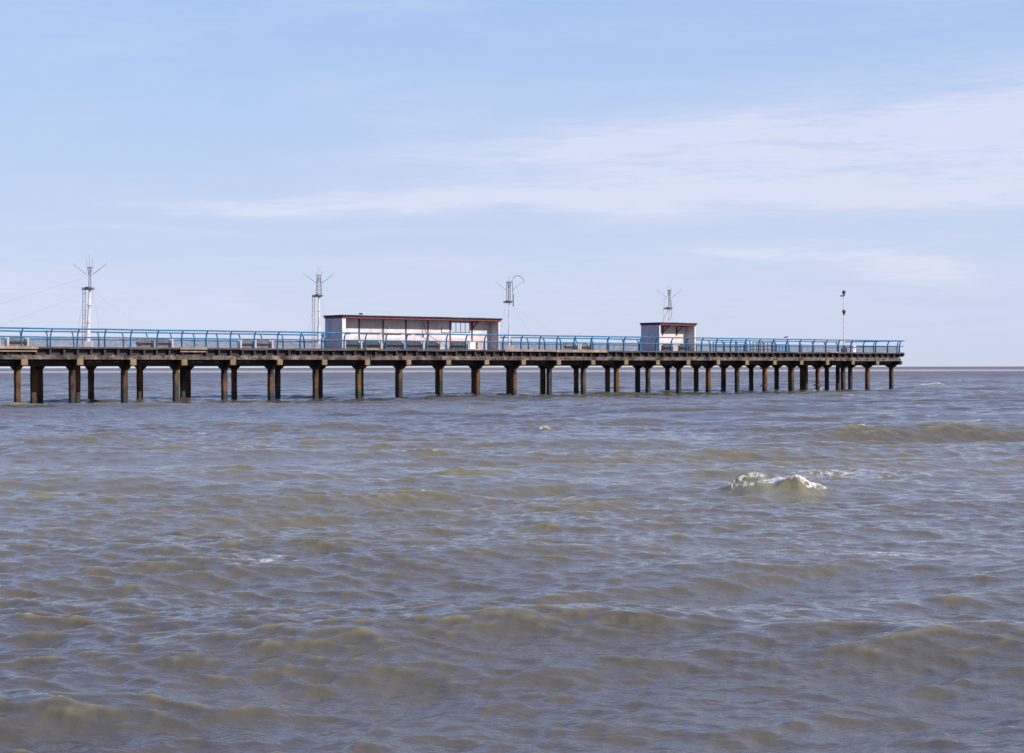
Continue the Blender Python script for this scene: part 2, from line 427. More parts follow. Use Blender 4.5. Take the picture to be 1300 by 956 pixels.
for i, (s_, l_) in enumerate(((27.3, 1.5), (29.3, 1.4), (31.3, 1.7), (33.5, 1.35), (35.45, 1.1), (37.95, 1.5))):
    make_bench(l_, False, ['dark bench in the long shelter beside its left end wall', 'dark bench in the long shelter between first and second red posts',
        'dark bench in the long shelter between second and third red posts', 'dark bench in the long shelter between third and fourth red posts',
        'short dark bench in the long shelter below the bent rod', 'dark bench in the long shelter under the barred window'][i], s_, 3.25)
make_bench(1.4, False, 'brown grey bench right of the third mast, left one of the pair', 50.2)
make_bench(1.05, True, 'brown grey bench right of the third mast, right one of the pair', 52.0)
make_bench(1.0, False, 'short grey bench at the left inside the small shelter', 62.4, 3.25)
make_bench(1.1, False, 'grey bench at the right inside the small shelter', 64.6, 3.25)

# ------------------------------------------------------------------ masts
def mast(label, s, top=5.55, whip=6.4, lat='twin', lean=0.1, wires=(), hook=False, braces=False, ladder=True, plat=3.98, wide=0.16, drop=2, lm='grey_metal'):
    r = thing('radio_mast', label, 'mast', s, 3.8, DECK, -PA, group='masts spaced along the pier')   # local x is true east here
    bm = B(); box(bm, -0.22, 0.3, -0.25, 0.25, 0, 0.42); obj('base_block', bm, 'bench_white', r, bevel=0.02)
    bm = B(); tube(bm, [(-0.02, 0, 0.42), (-0.01, 0, 0.9), (lean*0.3, 0, 1.7)], 0.17*wide/0.16, 12, 0.125*wide/0.16)
    tube(bm, [(lean*0.3, 0, 1.69), (lean*0.6, 0, 2.8), (lean, 0, plat)], 0.10*wide/0.16, 10, 0.075*wide/0.16)
    for z_ in (0.9, 1.7, 2.9): tube(bm, [(lean*z_/4, 0, z_), (lean*z_/4, 0, z_+0.07)], 0.16*wide/0.16, 12)
    obj('pole', bm, 'white_metal', r, smooth=False)
    bm = B(); box(bm, lean-0.5, lean+0.22, -0.3, 0.3, plat, plat+0.06)
    for y_ in (-0.28, 0.28): tube(bm, [(lean-0.5, y_, plat+0.12), (lean+0.3, y_, plat+0.12)], 0.022)
    box(bm, lean-0.3, lean-0.05, -0.1, 0.1, plat+0.03, plat+0.2)
    obj('platform', bm, 'dark_metal', r)
    bm = B()
    if lat == 'twin':
        for x_ in (-0.06, 0.08): tube(bm, [(lean+x_, 0, plat), (lean+x_*0.8, 0, top)], 0.03)
        for k in range(6): tube(bm, [(lean-0.06, 0, plat+0.15+k*0.26), (lean+0.08, 0, plat+0.28+k*0.26)], 0.012, 5)
        tube(bm, [(lean-0.15, 0, top-0.05), (lean+0.15, 0, top-0.05)], 0.035)
    else:
        w0, w1 = 0.20, 0.13
        cs = [(-1, -1), (1, -1), (1, 1), (-1, 1)]
        for cx, cy in cs: tube(bm, [(lean+cx*w0, cy*w0, plat), (lean+cx*w1, cy*w1, top)], 0.02, 6)
        K = 6
        for k in range(K):
            wa = w0+(w1-w0)*k/K; wb = w0+(w1-w0)*(k+1)/K; za = plat+(top-plat)*k/K; zb = plat+(top-plat)*(k+1)/K
            for i in range(4):
                a, b = cs[i], cs[(i+1) % 4]
                if k % 2: a, b = b, a
                tube(bm, [(lean+a[0]*wa, a[1]*wa, za), (lean+b[0]*wb, b[1]*wb, zb)], 0.011, 5)
                tube(bm, [(lean+a[0]*wb, a[1]*wb, zb), (lean+b[0]*wb, b[1]*wb, zb)], 0.011, 5)
    obj('lattice', bm, lm, r)
    for x_, h in ((-0.02, whip), (-0.2, whip-0.45), (0.2, whip-0.3)):
        bm = B(); tube(bm, [(lean+x_*0.4, 0, top-0.5), (lean+x_, 0, top+0.1), (lean+x_*1.05, 0, h)], 0.020, 6, 0.010)
        obj('whip_aerial', bm, 'grey_metal', r)
    for sg in (-1, 1):
        bm = B(); y_ = 0.0; tube(bm, [(lean+sg*0.2, y_, plat+1.05), (lean+sg*0.7, y_, plat+1.43), (lean+sg*1.18, y_, plat+1.80)], 0.022, 6, 0.012)
        tube(bm, [(lean+sg*0.62, -0.12, plat+1.36), (lean+sg*0.62, 0.12, plat+1.36)], 0.012, 5)
        obj('dipole_arm', bm, 'grey_metal', r)
    if ladder:
        bm = B()
        for x_ in (-0.50, -0.33): tube(bm, [(lean+x_, 0.1, plat+0.1), (lean+x_-0.02, 0.1, 2.0), (lean+x_-0.05+0.0, 0.1, 0.0)], 0.022, 6)
        for k in range(13): tube(bm, [(lean-0.52, 0.1, 0.25+k*0.29), (lean-0.34, 0.1, 0.25+k*0.29)], 0.010, 5)
        obj('ladder', bm, 'grey_metal', r)
    for k in range(drop):
        a = (-0.45, 0.35, 0.3)[k % 3]; e = (-0.85, 0.75, -0.6)[k % 3]
        bm = B(); tube(bm, [(lean+a*0.6, -0.1, plat), (lean+a*0.9, -0.1, plat-0.8), (lean+e*0.8, -0.1, plat-2.0), (lean+e, -0.1, 0.1)], 0.006, 5)
        obj('loose_cable', bm, 'grey_metal', r)
    for (x1, y1, z1, x2, y2, z2, sag) in wires:
        bm = B(); P = []
        for i in range(13):
            u = i/12; P.append((x1+(x2-x1)*u, y1+(y2-y1)*u, z1+(z2-z1)*u - sag*4*u*(1-u)))
        tube(bm, P, 0.0032, 5); obj('guy_wire', bm, 'grey_metal', r)
    if hook:
        bm = B(); tube(bm, [(lean+0.32, 0, plat-0.1), (lean+0.3, 0, plat+0.9), (lean+0.25, 0, top+0.05), (lean+0.33, 0, top+0.32), (lean+0.62, 0, top+0.55), (lean+0.95, 0, top+0.42), (lean+1.2, 0, top+0.2), (lean+1.27, 0, top-0.1)], 0.028, 7)
        obj('bent_aerial', bm, 'grey_metal', r)
        bm = B(); tube(bm, [(lean-0.2, 0, plat-0.05), (lean-0.2, 0, top)], 0.03, 7); tube(bm, [(lean+0.33, 0, plat-0.3), (lean+0.33, 0, plat+0.7)], 0.04, 7)
        obj('side_pole', bm, 'dark_metal', r)
    if braces:
        bm = B()
        tube(bm, [(lean-0.15, 0, plat), (lean-0.62, 0.2, 2.62)], 0.02, 6); tube(bm, [(lean+0.15, 0, plat+0.9), (lean+0.25, 0, plat-0.2), (lean+0.08, 0, plat-1.0)], 0.028, 6)
        tube(bm, [(lean-0.25, 0, plat+1.2), (lean-0.5, 0, plat+0.3), (lean-0.6, 0, plat-0.9)], 0.012, 6); tube(bm, [(lean-0.4, 0, plat+1.1), (lean-0.78, 0, plat+0.45)], 0.012, 6)
        obj('brace', bm, 'grey_metal', r)
    return r
def wl(s1, t1, s0):      # offset on the pier to mast-local (unrotated) coordinates
    a = W(s1, t1) - W(s0, 3.8); return a.x, a.y
w1 = wl(-3.5, 7.3, 6.3); w2 = wl(13.6, 7.2, 6.3); w3 = wl(1.5, 7.3, 6.3)
mast('tall white mast with twin aerials and a thin side ladder, leftmost of the masts', 6.3, 5.55, 6.45, 'twin', 0.12,
     wires=((0.0, 0, 4.9, w1[0]-2, w1[1], 1.1, 0.15), (0.1, 0, 3.9, w3[0]-1.5, w3[1], 1.1, 0.1), (0.2, 0, 4.1, w2[0], w2[1], 1.0, 0.25)), drop=3)
mast('slim white mast with lattice top beside the left end of the long shelter', 25.3, 5.65, 6.3, 'lattice', 0.0, drop=2, wide=0.14)
w4 = wl(50.5, 3.6, 44.35)
mast('thin grey mast with a hooked pipe on top, right of the long shelter', 44.35, 5.75, 6.2, 'twin', 0.0, lm='dark_metal', hook=True, ladder=False, wide=0.10,
     wires=((0.3, 0, 3.75, w4[0], w4[1], 1.35, 0.35), (0.25, 0, 3.6, w4[0]*0.6, w4[1]*0.6, 0.1, 0.05)), drop=1)
mast('grey mast with drooping cables rising through the roof of the small shelter', 63.49, 5.6, 6.1, 'twin', 0.0, lm='dark_metal', ladder=False, wide=0.10, drop=0, braces=True, plat=3.85)
# CCTV / beacon post at the pier head
r = thing('lamp_post', 'slender pale post with two dark globes near the seaward end of the pier', 'lamp post', 88.7, 3.8, DECK, -PA)
bm = B(); box(bm, -0.28, 0.28, -0.25, 0.25, 0, 0.45); box(bm, -0.12, 0.12, -0.12, 0.12, 0.45, 0.75); obj('base_cabinet', bm, 'dark_metal', r, bevel=0.02)
bm = B(); tube(bm, [(0, 0, 0.7), (0, 0, 1.25)], 0.085, 12); obj('sleeve', bm, 'white_metal', r)
bm = B(); tube(bm, [(0, 0, 1.2), (0, 0, 4.0), (0, 0, 6.0)], 0.052, 10, 0.04); obj('pole', bm, 'white_metal', r)
for z_ in (6.12, 4.15):
    bm = B(); ball(bm, (0, 0, z_), (0.19, 0.19, 0.19), 16); tube(bm, [(0, 0, z_-0.36), (0, 0, z_-0.15)], 0.08, 8, 0.12); obj('globe', bm, 'dark_metal', r, smooth=True)
bm = B(); tube(bm, [(0.0, 0, 5.78), (-0.22, -0.1, 5.76)], 0.03); box(bm, -0.36, -0.08, -0.16, -0.04, 5.66, 5.80); obj('camera', bm, 'dark_metal', r)

# ------------------------------------------------------------------ signs and small things on the railing
r = thing('notice_board', 'blank white notice fixed to the railing before the long shelter', 'sign', 37.31, 0.02)
bm = B(); box(bm, -0.28, 0.28, -0.03, 0.0, 0.02, 0.58); obj('panel', bm, 'sign_white', r)
bm = B(); box(bm, -0.31, 0.31, 0.003, 0.03, -0.02, 0.62); obj('backing', bm, 'grey_metal', r)
r = thing('warning_sign', 'small white and red sign fixed to railing near the pier end', 'sign', 85.56, 0.02)
bm = B(); box(bm, -0.19, 0.19, -0.03, 0.0, 0.0, 0.64); obj('panel', bm, 'sign_white', r)
bm = B(); box(bm, -0.15, 0.15, -0.036, -0.031, 0.36, 0.56); box(bm, -0.15, 0.15, -0.036, -0.031, 0.10, 0.16); obj('red_print', bm, 'red', r)
r = thing('cabinet', 'small rusted brown cabinet on the deck right of the white notice', 'cabinet', 38.0, 0.5)
bm = B(); box(bm, -0.16, 0.16, -0.13, 0.13, 0.05, 0.55); obj('body', bm, 'rust', r, bevel=0.02)
bm = B(); box(bm, -0.12, 0.12, -0.15, -0.133, 0.1, 0.5); obj('door', bm, 'board', r)

# landing-stage barriers at the pier head
def barrier(label, s0, s1, t, mat, H, rails, step):
    r = thing('barrier', label, 'barrier', s0, t); L = s1-s0
    k = max(2, round(L/step))
    for i in range(k+1):
        bm = B(); box(bm, L*i/k-0.035, L*i/k+0.035, -0.035, 0.035, 0, H); obj('upright', bm, mat, r)
    for z_ in rails:
        bm = B(); box(bm, 0.036, L-0.036, -0.068, -0.037, z_-0.035, z_+0.035); obj('rail', bm, mat, r)
barrier('rust brown post and rail barrier inside the railings near the pier head', 76.86, 80.1, 5.5, 'rust', 1.02, (0.95, 0.62, 0.25), 0.55)
barrier('thin dark steel barrier between the small shelter and the rust brown barrier', 71.2, 75.9, 5.5, 'dark_metal', 0.98, (0.93, 0.5), 1.5)
barrier('narrow blue barred gate on the far side at the pier head', 82.2, 84.0, 7.1, 'blue', 0.85, (0.8, 0.15), 0.4)
barrier('blue barred gate behind the thin dark steel barrier', 76.3, 78.3, 7.1, 'blue', 0.8, (0.75, 0.15), 0.5)

# ------------------------------------------------------------------ birds
def bird(label, s, t, z, body_mat, wing_mat, face, size=1.0):
    r = thing('bird', label, 'bird', s, t, z, 0)
    r.rotation_euler = (0, 0, face); r.scale = (size,)*3
    bm = B()   # body lofted tail to head, facing +x
    secs = [(-0.26, 0.125, .012, .008), (-0.18, 0.14, .03, .02), (-0.10, 0.155, .055, .05), (0.0, 0.16, .07, .068), (0.08, 0.18, .06, .062), (0.13, 0.225, .038, .04), (0.165, 0.265, .036, .036), (0.20, 0.268, .028, .027), (0.225, 0.262, .010, .010)]
    rings = []
    for x_, z_, a, b in secs: rings.append([bm.verts.new((x_, a*math.cos(q*math.pi/5), z_ + b*math.sin(q*math.pi/5))) for q in range(10)])
    for a, b in zip(rings, rings[1:]):
        for q in range(10): bm.faces.new((a[q], a[(q+1) % 10], b[(q+1) % 10], b[q]))
    bm.faces.new(rings[0][::-1]); bm.faces.new(rings[-1])
    obj('body', bm, body_mat, r, smooth=True)
    for sg in (-1, 1):
        bm = B(); ball(bm, (-0.08, sg*0.062, 0.178), (0.17, 0.018, 0.045), 12); obj('wing', bm, wing_mat, r, smooth=True)
        bm = B(); tube(bm, [(0.0, sg*0.025, 0.11), (0.01, sg*0.025, 0.0)], 0.007, 6); box(bm, -0.01, 0.045, sg*0.025-0.015, sg*0.025+0.015, -0.004, 0.004); obj('leg', bm, 'beak', r)
        bm = B(); ball(bm, (0.188, sg*0.027, 0.278), 0.006, 8); obj('eye', bm, 'gull_dark', r)
    bm = B(); tube(bm, [(0.22, 0, 0.262), (0.275, 0, 0.252)], 0.010, 8, 0.003); obj('beak', bm, 'beak', r)
bird('dark bird perched on the blue top rail near the pier head', 75.2, -0.11, DECK+1.20, 'gull_dark', 'gull_dark', R(-8), 0.95)
bird('dark bird standing on the deck right of the leftmost mast', 9.2, 2.0, DECK, 'gull_dark', 'gull_dark', R(170), 1.05)
bird('white gull with dark wings perched on the long shelter roof', 28.9, 3.2, DECK+2.36+0.20, 'gull_white', 'gull_dark', R(5), 1.1)

# ------------------------------------------------------------------ the sea
def build_sea():
    rng = np.random.default_rng(11)
    segs = [(4.0, 9.0, .04), (9.0, 14.0, .026), (14.0, 30.0, .036), (30.0, 70.0, .075), (70.0, 150.0, .14)]
    rad = []
    for a, b, st in segs: rad += list(np.arange(a, b, st))
    r = 150.0; k = 0.0
    while r < 14000:
        rad.append(r); r *= 1.0013 if r < 260 else (1.0025 if r < 1200 else 1.012)
    rad = np.array([0.5, 1.5, 2.5, 3.3] + rad, dtype=np.float32)
    fine = np.arange(-0.47, 0.4701, 0.00115)
    out = np.linspace(0.47, 2*math.pi-0.47, 60)[1:-1]
    ang = np.concatenate([fine, out]).astype(np.float32)     # measured clockwise from +Y
    nr, na = len(rad), len(ang)
    Rr, A = np.meshgrid(rad, ang, indexing='ij')
    X0 = (Rr*np.sin(A)).astype(np.float32); Y0 = (Rr*np.cos(A)).astype(np.float32)
    sp = np.gradient(rad)[:, None].astype(np.float32)
    spa = np.maximum(sp, Rr*0.00115)
    X = X0.copy(); Y = Y0.copy(); Zz = np.zeros_like(X); J = np.zeros_like(X)
    # slow gusts: amplitude of the chop varies over tens of metres
    def lowf(sc, n=7, seed=0):
        g = np.random.default_rng(seed); o = np.zeros_like(X)
        for i in range(n):
            th = g.uniform(0, 2*math.pi); kk = 2*math.pi/(sc*g.uniform(.6, 1.8)); o += np.sin((X0*math.cos(th)+Y0*math.sin(th))*kk + g.uniform(0, 6.28))
        return o/math.sqrt(n)
    gust = 1 + 0.28*lowf(17, seed=3)
    grp = 1 + 0.35*lowf(26, seed=5)
    NC = 150
    lam = np.exp(np.linspace(math.log(0.13), math.log(12.0), NC)) * rng.uniform(.96, 1.04, NC)
    for L in lam:
        k = 2*math.pi/L
        sp_ = 0.26 if L > 3 else (0.38 if L > 1 else 0.58)
        th = -math.pi/2 + 0.16 + rng.normal(0, sp_)          # travelling towards the shore
        ak = 0.038 if L < 0.5 else max(0.038*(0.5/L)**0.45, 0.0205)
        if L > 6: ak *= math.exp(-((math.log(L/6))/0.5)**2)
        ak *= rng.uniform(.6, 1.4)
        a = ak/k
        dx, dy = math.cos(th), math.sin(th)
        ph = (X0*(dx*k) + Y0*(dy*k) + rng.uniform(0, 6.28)).astype(np.float32)
        fade = np.clip((L/spa - 2.2)/2.2, 0, 1)
        am = a*fade*(gust if L < 2.5 else grp)
        c = np.cos(ph); s = np.sin(ph)
        q = 0.8
        Zz += am*c; X -= (q*dx)*am*s; Y -= (q*dy)*am*s
        J += k*am*c*q
    crest_light = np.clip((J-0.22)/0.45, 0, 1)*0.55  # light passing through sharp crests, put in as olive colour
    foam = np.clip((J - 0.72)/0.25, 0, 1)*np.clip((200-Rr)/100, 0, 1)
    churn_light = crest_light.copy()
    # individual breaking crests: x, y, half length, height, foam
    br = [(4.50, 31.9, 0.38, 0.13, 1.3), (5.12, 31.5, 0.72, 0.30, 2.0), (4.8, 31.8, 1.4, 0.08, 0.0), (29.7, 161.0, .5, .3, 1.3), (1.27, 63.0, 0.22, 0.14, .9), (20.3, 72.0, 0.45, 0.14, 1.3), (-11.4, 60.5, 0.4, 0.09, 1.3), (53, 208.0, 1.7, 0.42, 1.3), (38.5, 128.0, 0.6, 0.18, 1.3),
          (-6.55, 36.6, 0.95, 0.24, 0.12), (-0.9, 36.5, 0.7, 0.14, 0.0), (3.2, 34, .8, .10, 0), (-8.0, 29.5, .8, .14, .1), (-4.6, 24.0, 0.8, 0.14, .1), (7.6, 36.0, 0.7, 0.12, .35), (9.4, 35.5, 0.9, 0.10, .2),
          (-7.7, 48.2, .5, .10, .6), (9.0, 44.0, .5, .1, .4), (-30.5, 104.0, 1.6, .30, 0), (-16.5, 106.0, 2.2, .26, 0), (29.0, 156.0, 1.2, .25, .7), (-2.3, 17.8, .5, .08, 0), (1.2, 14.2, .5, .07, 0), (-17, 97, 1.0, .2, .3),
          (33, 118, .8, .2, .5), (13, 92, .7, .15, .3), (-24, 82, .8, .15, .3), (42, 150, .8, .2, .6), (-12, 150, 1, .2, .7), (-40, 170, 1.2, .25, .7), (8, 175, 1.2, .25, .7), (70, 260, 1.6, .3, .8)]
    g2 = np.random.default_rng(5)
    for i in range(34):
        by = 45*math.exp(g2.uniform(0, 1.9)); bx = by*g2.uniform(-.36, .36); sc = 0.35+by/160
        br.append((bx, by, sc*g2.uniform(.5, 1.3), 0.10*sc+0.05, g2.uniform(.1, .75)))
    for (bx, by, hw, h, fo) in br:
        m = (np.abs(X0-bx) < hw*4) & (np.abs(Y0-by) < h*14+1.0) & (Y0 > 0)
        if not m.any(): continue
        x_, y_ = X0[m]-bx, Y0[m]-by
        y_ = y_ + 0.10*x_*x_/hw + 0.05*np.sin(x_*7+bx) + 0.25*x_*math.sin(bx*9.1) + 0.12*hw*np.sin(x_*2.9/hw+bx*5)
        if fo < 0.9: h *= 0.6; hw *= 1.2
        wig = 0.16 if fo < 0.9 else 0.10
        env = np.exp(-np.abs(x_/hw)**2.6)*(1+wig*np.sin(x_*5.3/hw+by)+0.5*wig*np.sin(x_*13.7/hw+bx*3))
        wb, wf = h*3.0, h*1.5
        prof = np.where(y_ > 0, np.exp(-(y_/wb)**2), np.exp(-(y_/wf)**2))
        Zz[m] += h*env*prof
        Y[m] -= h*0.55*env*prof**2
        f = fo*np.clip(env*1.6, 0, 1)*np.exp(-((y_+0.1*h)/(h*0.75))**2)
        if fo == 1.3: f = 0.78*np.clip(env*2.0, 0, 1)*np.exp(-((y_+0.15*h)/(h*1.5))**2)
        if fo == 2.0:
            w_ = np.clip((x_/hw+0.45)*1.2, 0.0, 1)
            f = 1.1*np.clip(np.exp(-(x_/(hw*1.15))**4)*1.6, 0, 1)*np.exp(-((y_-0.03)/(0.10+0.20*w_))**2)*np.clip(0.6+w_, 0, 1)
        if fo >= 0.9: Zz[m] += f*rng.normal(0, 0.013, f.shape)
        foam[m] = np.maximum(foam[m], f)
        churn_light[m] = np.maximum(churn_light[m], np.clip(h*(7.0 if fo == 2.0 else 3.6), 0, 1)*np.clip(env*1.1, 0, 1)*np.exp(-((y_+0.5*h)/(h*2.6))**2))
    # floating foam streaks left by spent breakers
    streak = np.zeros_like(X)
    for (bx, by, lx, ly, v) in [(-3.1, 20.1, 1.2, .5, .8), (4.7, 20.4, 1.6, .4, .7), (7.8, 36.8, 2.3, 1.3, .9), (5.2, 37.4, 1.2, .5, .9), (9.6, 34.0, 1.6, .9, .6), (-7.6, 50.0, 1.0, .6, .9), (1.0, 21.0, .9, .3, .5), (5.6, 16.2, .8, .3, .6), (3.9, 17.4, .8, .25, .5), (0.4, 33.6, .8, .4, .4), (-3.5, 37, 1.8, .7, .3), (12.0, 55, 3, 1.5, .4), (27, 130, 2, 3, .7)]:
        streak = np.maximum(streak, v*np.exp(-((X0-bx)/lx)**2-((Y0-by)/ly)**2))
    keep = np.clip((13000-Rr)/500, 0, 1); Zz *= keep
    co = np.stack([X, Y, Zz], -1).reshape(-1, 3).astype(np.float32)
    # close the ring and the centre
    idx = np.arange(nr*na, dtype=np.int32).reshape(nr, na)
    nxt = np.roll(idx, -1, axis=1)
    q = np.stack([idx[:-1], idx[1:], nxt[1:], nxt[:-1]], -1).reshape(-1, 4)
    # face winding upwards
    me = bpy.data.meshes.new('sea')
    me.vertices.add(len(co)); me.vertices.foreach_set('co', co.ravel())
    nf = len(q); me.loops.add(nf*4); me.loops.foreach_set('vertex_index', q.ravel().astype(np.int32))
    me.polygons.add(nf); me.polygons.foreach_set('loop_start', np.arange(0, nf*4, 4, dtype=np.int32))
    me.polygons.foreach_set('loop_total', np.full(nf, 4, dtype=np.int32))
    me.polygons.foreach_set('use_smooth', np.ones(nf, dtype=bool))
    me.update()
    at = me.attributes.new('foam', 'FLOAT', 'POINT'); at.data.foreach_set('value', foam.ravel().astype(np.float32))
    at = me.attributes.new('streak', 'FLOAT', 'POINT'); at.data.foreach_set('value', streak.ravel().astype(np.float32))
    at = me.attributes.new('churn_light', 'FLOAT', 'POINT'); at.data.foreach_set('value', churn_light.ravel().astype(np.float32))
    if me.polygons[nf//3].normal.z < 0: me.flip_normals()
    o = bpy.data.objects.new('sea', me); C.objects.link(o)
    tag(o, 'choppy silty grey brown sea with small breaking waves', 'sea', kind='structure')
    return o
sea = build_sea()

def sea_material():
    m, n, out = new_mat('silty_sea_water')
    pos = n('ShaderNodeNewGeometry').outputs['Position']
    foam = n('ShaderNodeAttribute', attribute_name='foam').outputs['Fac']
    streak = n('ShaderNodeAttribute', attribute_name='streak').outputs['Fac']
    y = n('ShaderNodeSeparateXYZ', {0: pos}).outputs[1]
    # silt content varies slowly
    s1 = n.noise(n('ShaderNodeMapping', {'Vector': pos, 'Scale': (0.6, 1.0, 0.0)}).outputs[0], 0.07, 3, 0.5)
    deep = (0.066, 0.054, 0.037); silt = (0.105, 0.086, 0.048)
    col = n.mix(n('ShaderNodeMapRange', {0: s1, 1: 0.38, 2: 0.62}).outputs[0], deep, silt)
    # nearer shore more olive silt stirred up between 25 and 55 m out
    b1 = n.math('MULTIPLY', n('ShaderNodeMapRange', {0: y, 1: 12.0, 2: 36.0}, interpolation_type='SMOOTHSTEP').outputs[0],
                n('ShaderNodeMapRange', {0: y, 1: 80.0, 2: 38.0}, interpolation_type='SMOOTHSTEP').outputs[0])
    col = n.mix(n.math('MULTIPLY', b1, 0.5), col, (0.175, 0.145, 0.070))
    churn_light = n('ShaderNodeAttribute', attribute_name='churn_light').outputs['Fac']
    churn_light = n.math('MULTIPLY', n.math('MINIMUM', churn_light, 1.0), n('ShaderNodeMapRange', {0: n.noise(pos, 1.6, 4, 0.65), 1: 0.3, 2: 0.7, 3: 0.35, 4: 1.2}).outputs[0], clamp=True)
    col = n.mix(n.math('MULTIPLY', churn_light, 0.85), col, (0.27, 0.225, 0.085))  # stirred silt plus light through the crests, painted into the base colour
    # sandbanks far out
    yb = n.math('ADD', y, n.math('MULTIPLY', n.math('SUBTRACT', n.noise(pos, 0.006, 2), 0.5), 260.0))
    k1 = n.math('MULTIPLY', n('ShaderNodeMapRange', {0: yb, 1: 760.0, 2: 840.0}).outputs[0], n('ShaderNodeMapRange', {0: yb, 1: 1350.0, 2: 1050.0}).outputs[0])
    k2 = n.math('MULTIPLY', n('ShaderNodeMapRange', {0: yb, 1: 2300.0, 2: 2700.0}).outputs[0], n('ShaderNodeMapRange', {0: yb, 1: 5200.0, 2: 4200.0}).outputs[0])
    ior0 = n('ShaderNodeMapRange', {0: y, 1: 80.0, 2: 500.0, 3: 1.48, 4: 1.25}).outputs[0]
    ior = n.math('SUBTRACT', ior0, n('ShaderNodeMapRange', {0: y, 1: 1400.0, 2: 2600.0, 3: 0.0, 4: 0.17}).outputs[0])
    far = n('ShaderNodeMapRange', {0: y, 1: 120.0, 2: 500.0}).outputs[0]
    col = n.mix(n.math('MULTIPLY', far, 0.5), col, (0.10, 0.065, 0.065))
    col = n.mix(n.math('MULTIPLY', n.math('ADD', k1, n.math('MULTIPLY', k2, .12)), 0.8), col, (0.52, 0.37, 0.27))
    # ripples too fine for the mesh
    mp = n('ShaderNodeMapping', {'Vector': pos, 'Scale': (0.8, 1.4, 1.0), 'Rotation': (0, 0, R(-9))}).outputs[0]
    r1 = n.noise(mp, 11.0, 3, 0.5, 0.25)
    r2 = n.noise(mp, 4.0, 2, 0.5, 0.4)
    r3 = n.math('MULTIPLY', n.noise(mp, 0.9, 4, 0.6, 0.3), n('ShaderNodeMapRange', {0: y, 1: 70.0, 2: 350.0, 3: 0.0, 4: 9.0}).outputs[0])
    hgt = n.math('ADD', n.math('ADD', n.math('MULTIPLY', r1, 0.55), n.math('MULTIPLY', r2, 0.6)), r3)
    bump = n('ShaderNodeBump', {'Height': hgt, 'Strength': 1.0, 'Distance': 0.028})
    rough = n('ShaderNodeMapRange', {0: y, 1: 30.0, 2: 400.0, 3: 0.04, 4: 0.32}).outputs[0]
    w = n('ShaderNodeBsdfPrincipled', {'Base Color': col, 'Roughness': rough, 'IOR': ior})
    n.t.links.new(bump.outputs[0], w.inputs['Normal'])
    f1 = n.noise(pos, 7.0, 6, 0.75, 0.8)
    fm = n.math('ADD', foam, n.math('MULTIPLY', n.math('SUBTRACT', f1, 0.53), 3.2))
    fm = n('ShaderNodeMapRange', {0: fm, 1: 0.40, 2: 0.85}).outputs[0]
    fm = n.math('MULTIPLY', fm, n('ShaderNodeMapRange', {0: foam, 1: 0.02, 2: 0.15}).outputs[0])
    # lacy streaks
    ridge = n.noise(n('ShaderNodeMapping', {'Vector': pos, 'Scale': (0.45, 1.5, 0.2), 'Rotation': (0, 0, R(-10))}).outputs[0], 2.6, 5, 0.7, 0.8)
    v = n.math('ABSOLUTE', n.math('SUBTRACT', ridge, 0.5))
    lace = n('ShaderNodeMapRange', {0: v, 1: 0.035, 2: 0.008}).outputs[0]
    patch = n('ShaderNodeMapRange', {0: n.math('ADD', streak, n.math('SUBTRACT', n.noise(pos, 2.2, 3), 0.5)), 1: 0.45, 2: 0.7}).outputs[0]
    sm = n.math('MULTIPLY', n.math('MULTIPLY', lace, patch), n('ShaderNodeMapRange', {0: n.noise(pos, 5.0, 3), 1: 0.42, 2: 0.6, 3: 0.0, 4: 0.8}).outputs[0])
    fm = n.math('MAXIMUM', fm, sm)
    fb = n('ShaderNodeBsdfPrincipled', {'Base Color': (0.74, 0.71, 0.64, 1), 'Roughness': 0.85})
    fbump = n('ShaderNodeBump', {'Height': f1, 'Strength': 0.8, 'Distance': 0.08}); n.t.links.new(fbump.outputs[0], fb.inputs['Normal'])
    x = n('ShaderNodeMixShader', {0: fm, 1: w.outputs[0], 2: fb.outputs[0]})
    n.t.links.new(x.outputs[0], out.inputs[0]); return m
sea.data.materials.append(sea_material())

# ------------------------------------------------------------------ daylight
SUN = Vector((0.85, -0.53, 0.0)).normalized(); EL = R(31)
sun_dir = Vector((SUN.x*math.cos(EL), SUN.y*math.cos(EL), math.sin(EL)))
ld = bpy.data.lights.new('sun', 'SUN'); ld.energy = 4.5; ld.angle = R(0.53); ld.color = (1.0, 0.95, 0.88)
lo = bpy.data.objects.new('sun', ld); C.objects.link(lo)
lo.rotation_euler = sun_dir.to_track_quat('Z', 'Y').to_euler()
world = bpy.data.worlds.new('World'); scene.world = world; world.use_nodes = True
world.node_tree.nodes.clear(); n = N(world.node_tree)
sky = n('ShaderNodeTexSky', sky_type='NISHITA'); sky.sun_disc = False
sky.sun_elevation = EL; sky.sun_rotation = math.atan2(SUN.x, SUN.y)
sky.air_density = 1.0; sky.dust_density = 0.0; sky.ozone_density = 4.0
gen = n('ShaderNodeTexCoord').outputs['Generated']
sep = n('ShaderNodeSeparateXYZ', {0: gen}).outputs
az = n.math('MULTIPLY', n.math('ARCTAN2', sep[0], sep[1]), 57.2958)
el = n.math('MULTIPLY', n.math('ARCSINE', sep[2]), 57.2958)
uv = n('ShaderNodeCombineXYZ', {0: az, 1: el, 2: 0.0}).outputs[0]
def stretched(sx, sy, scale, detail=5, rough=0.6, dist=0.5, rz=4.0):
    mp = n('ShaderNodeMapping', {'Vector': uv, 'Scale': (sx, sy, 1.0), 'Rotation': (0, 0, R(rz))}).outputs[0]
    return n.noise(mp, scale, detail, rough, dist)
wob = n.math('SUBTRACT', stretched(0.12, 0.5, 1.0, 3, 0.5, 0.0), 0.5)
elw = n.math('ADD', el, n.math('MULTIPLY', wob, 1.6))
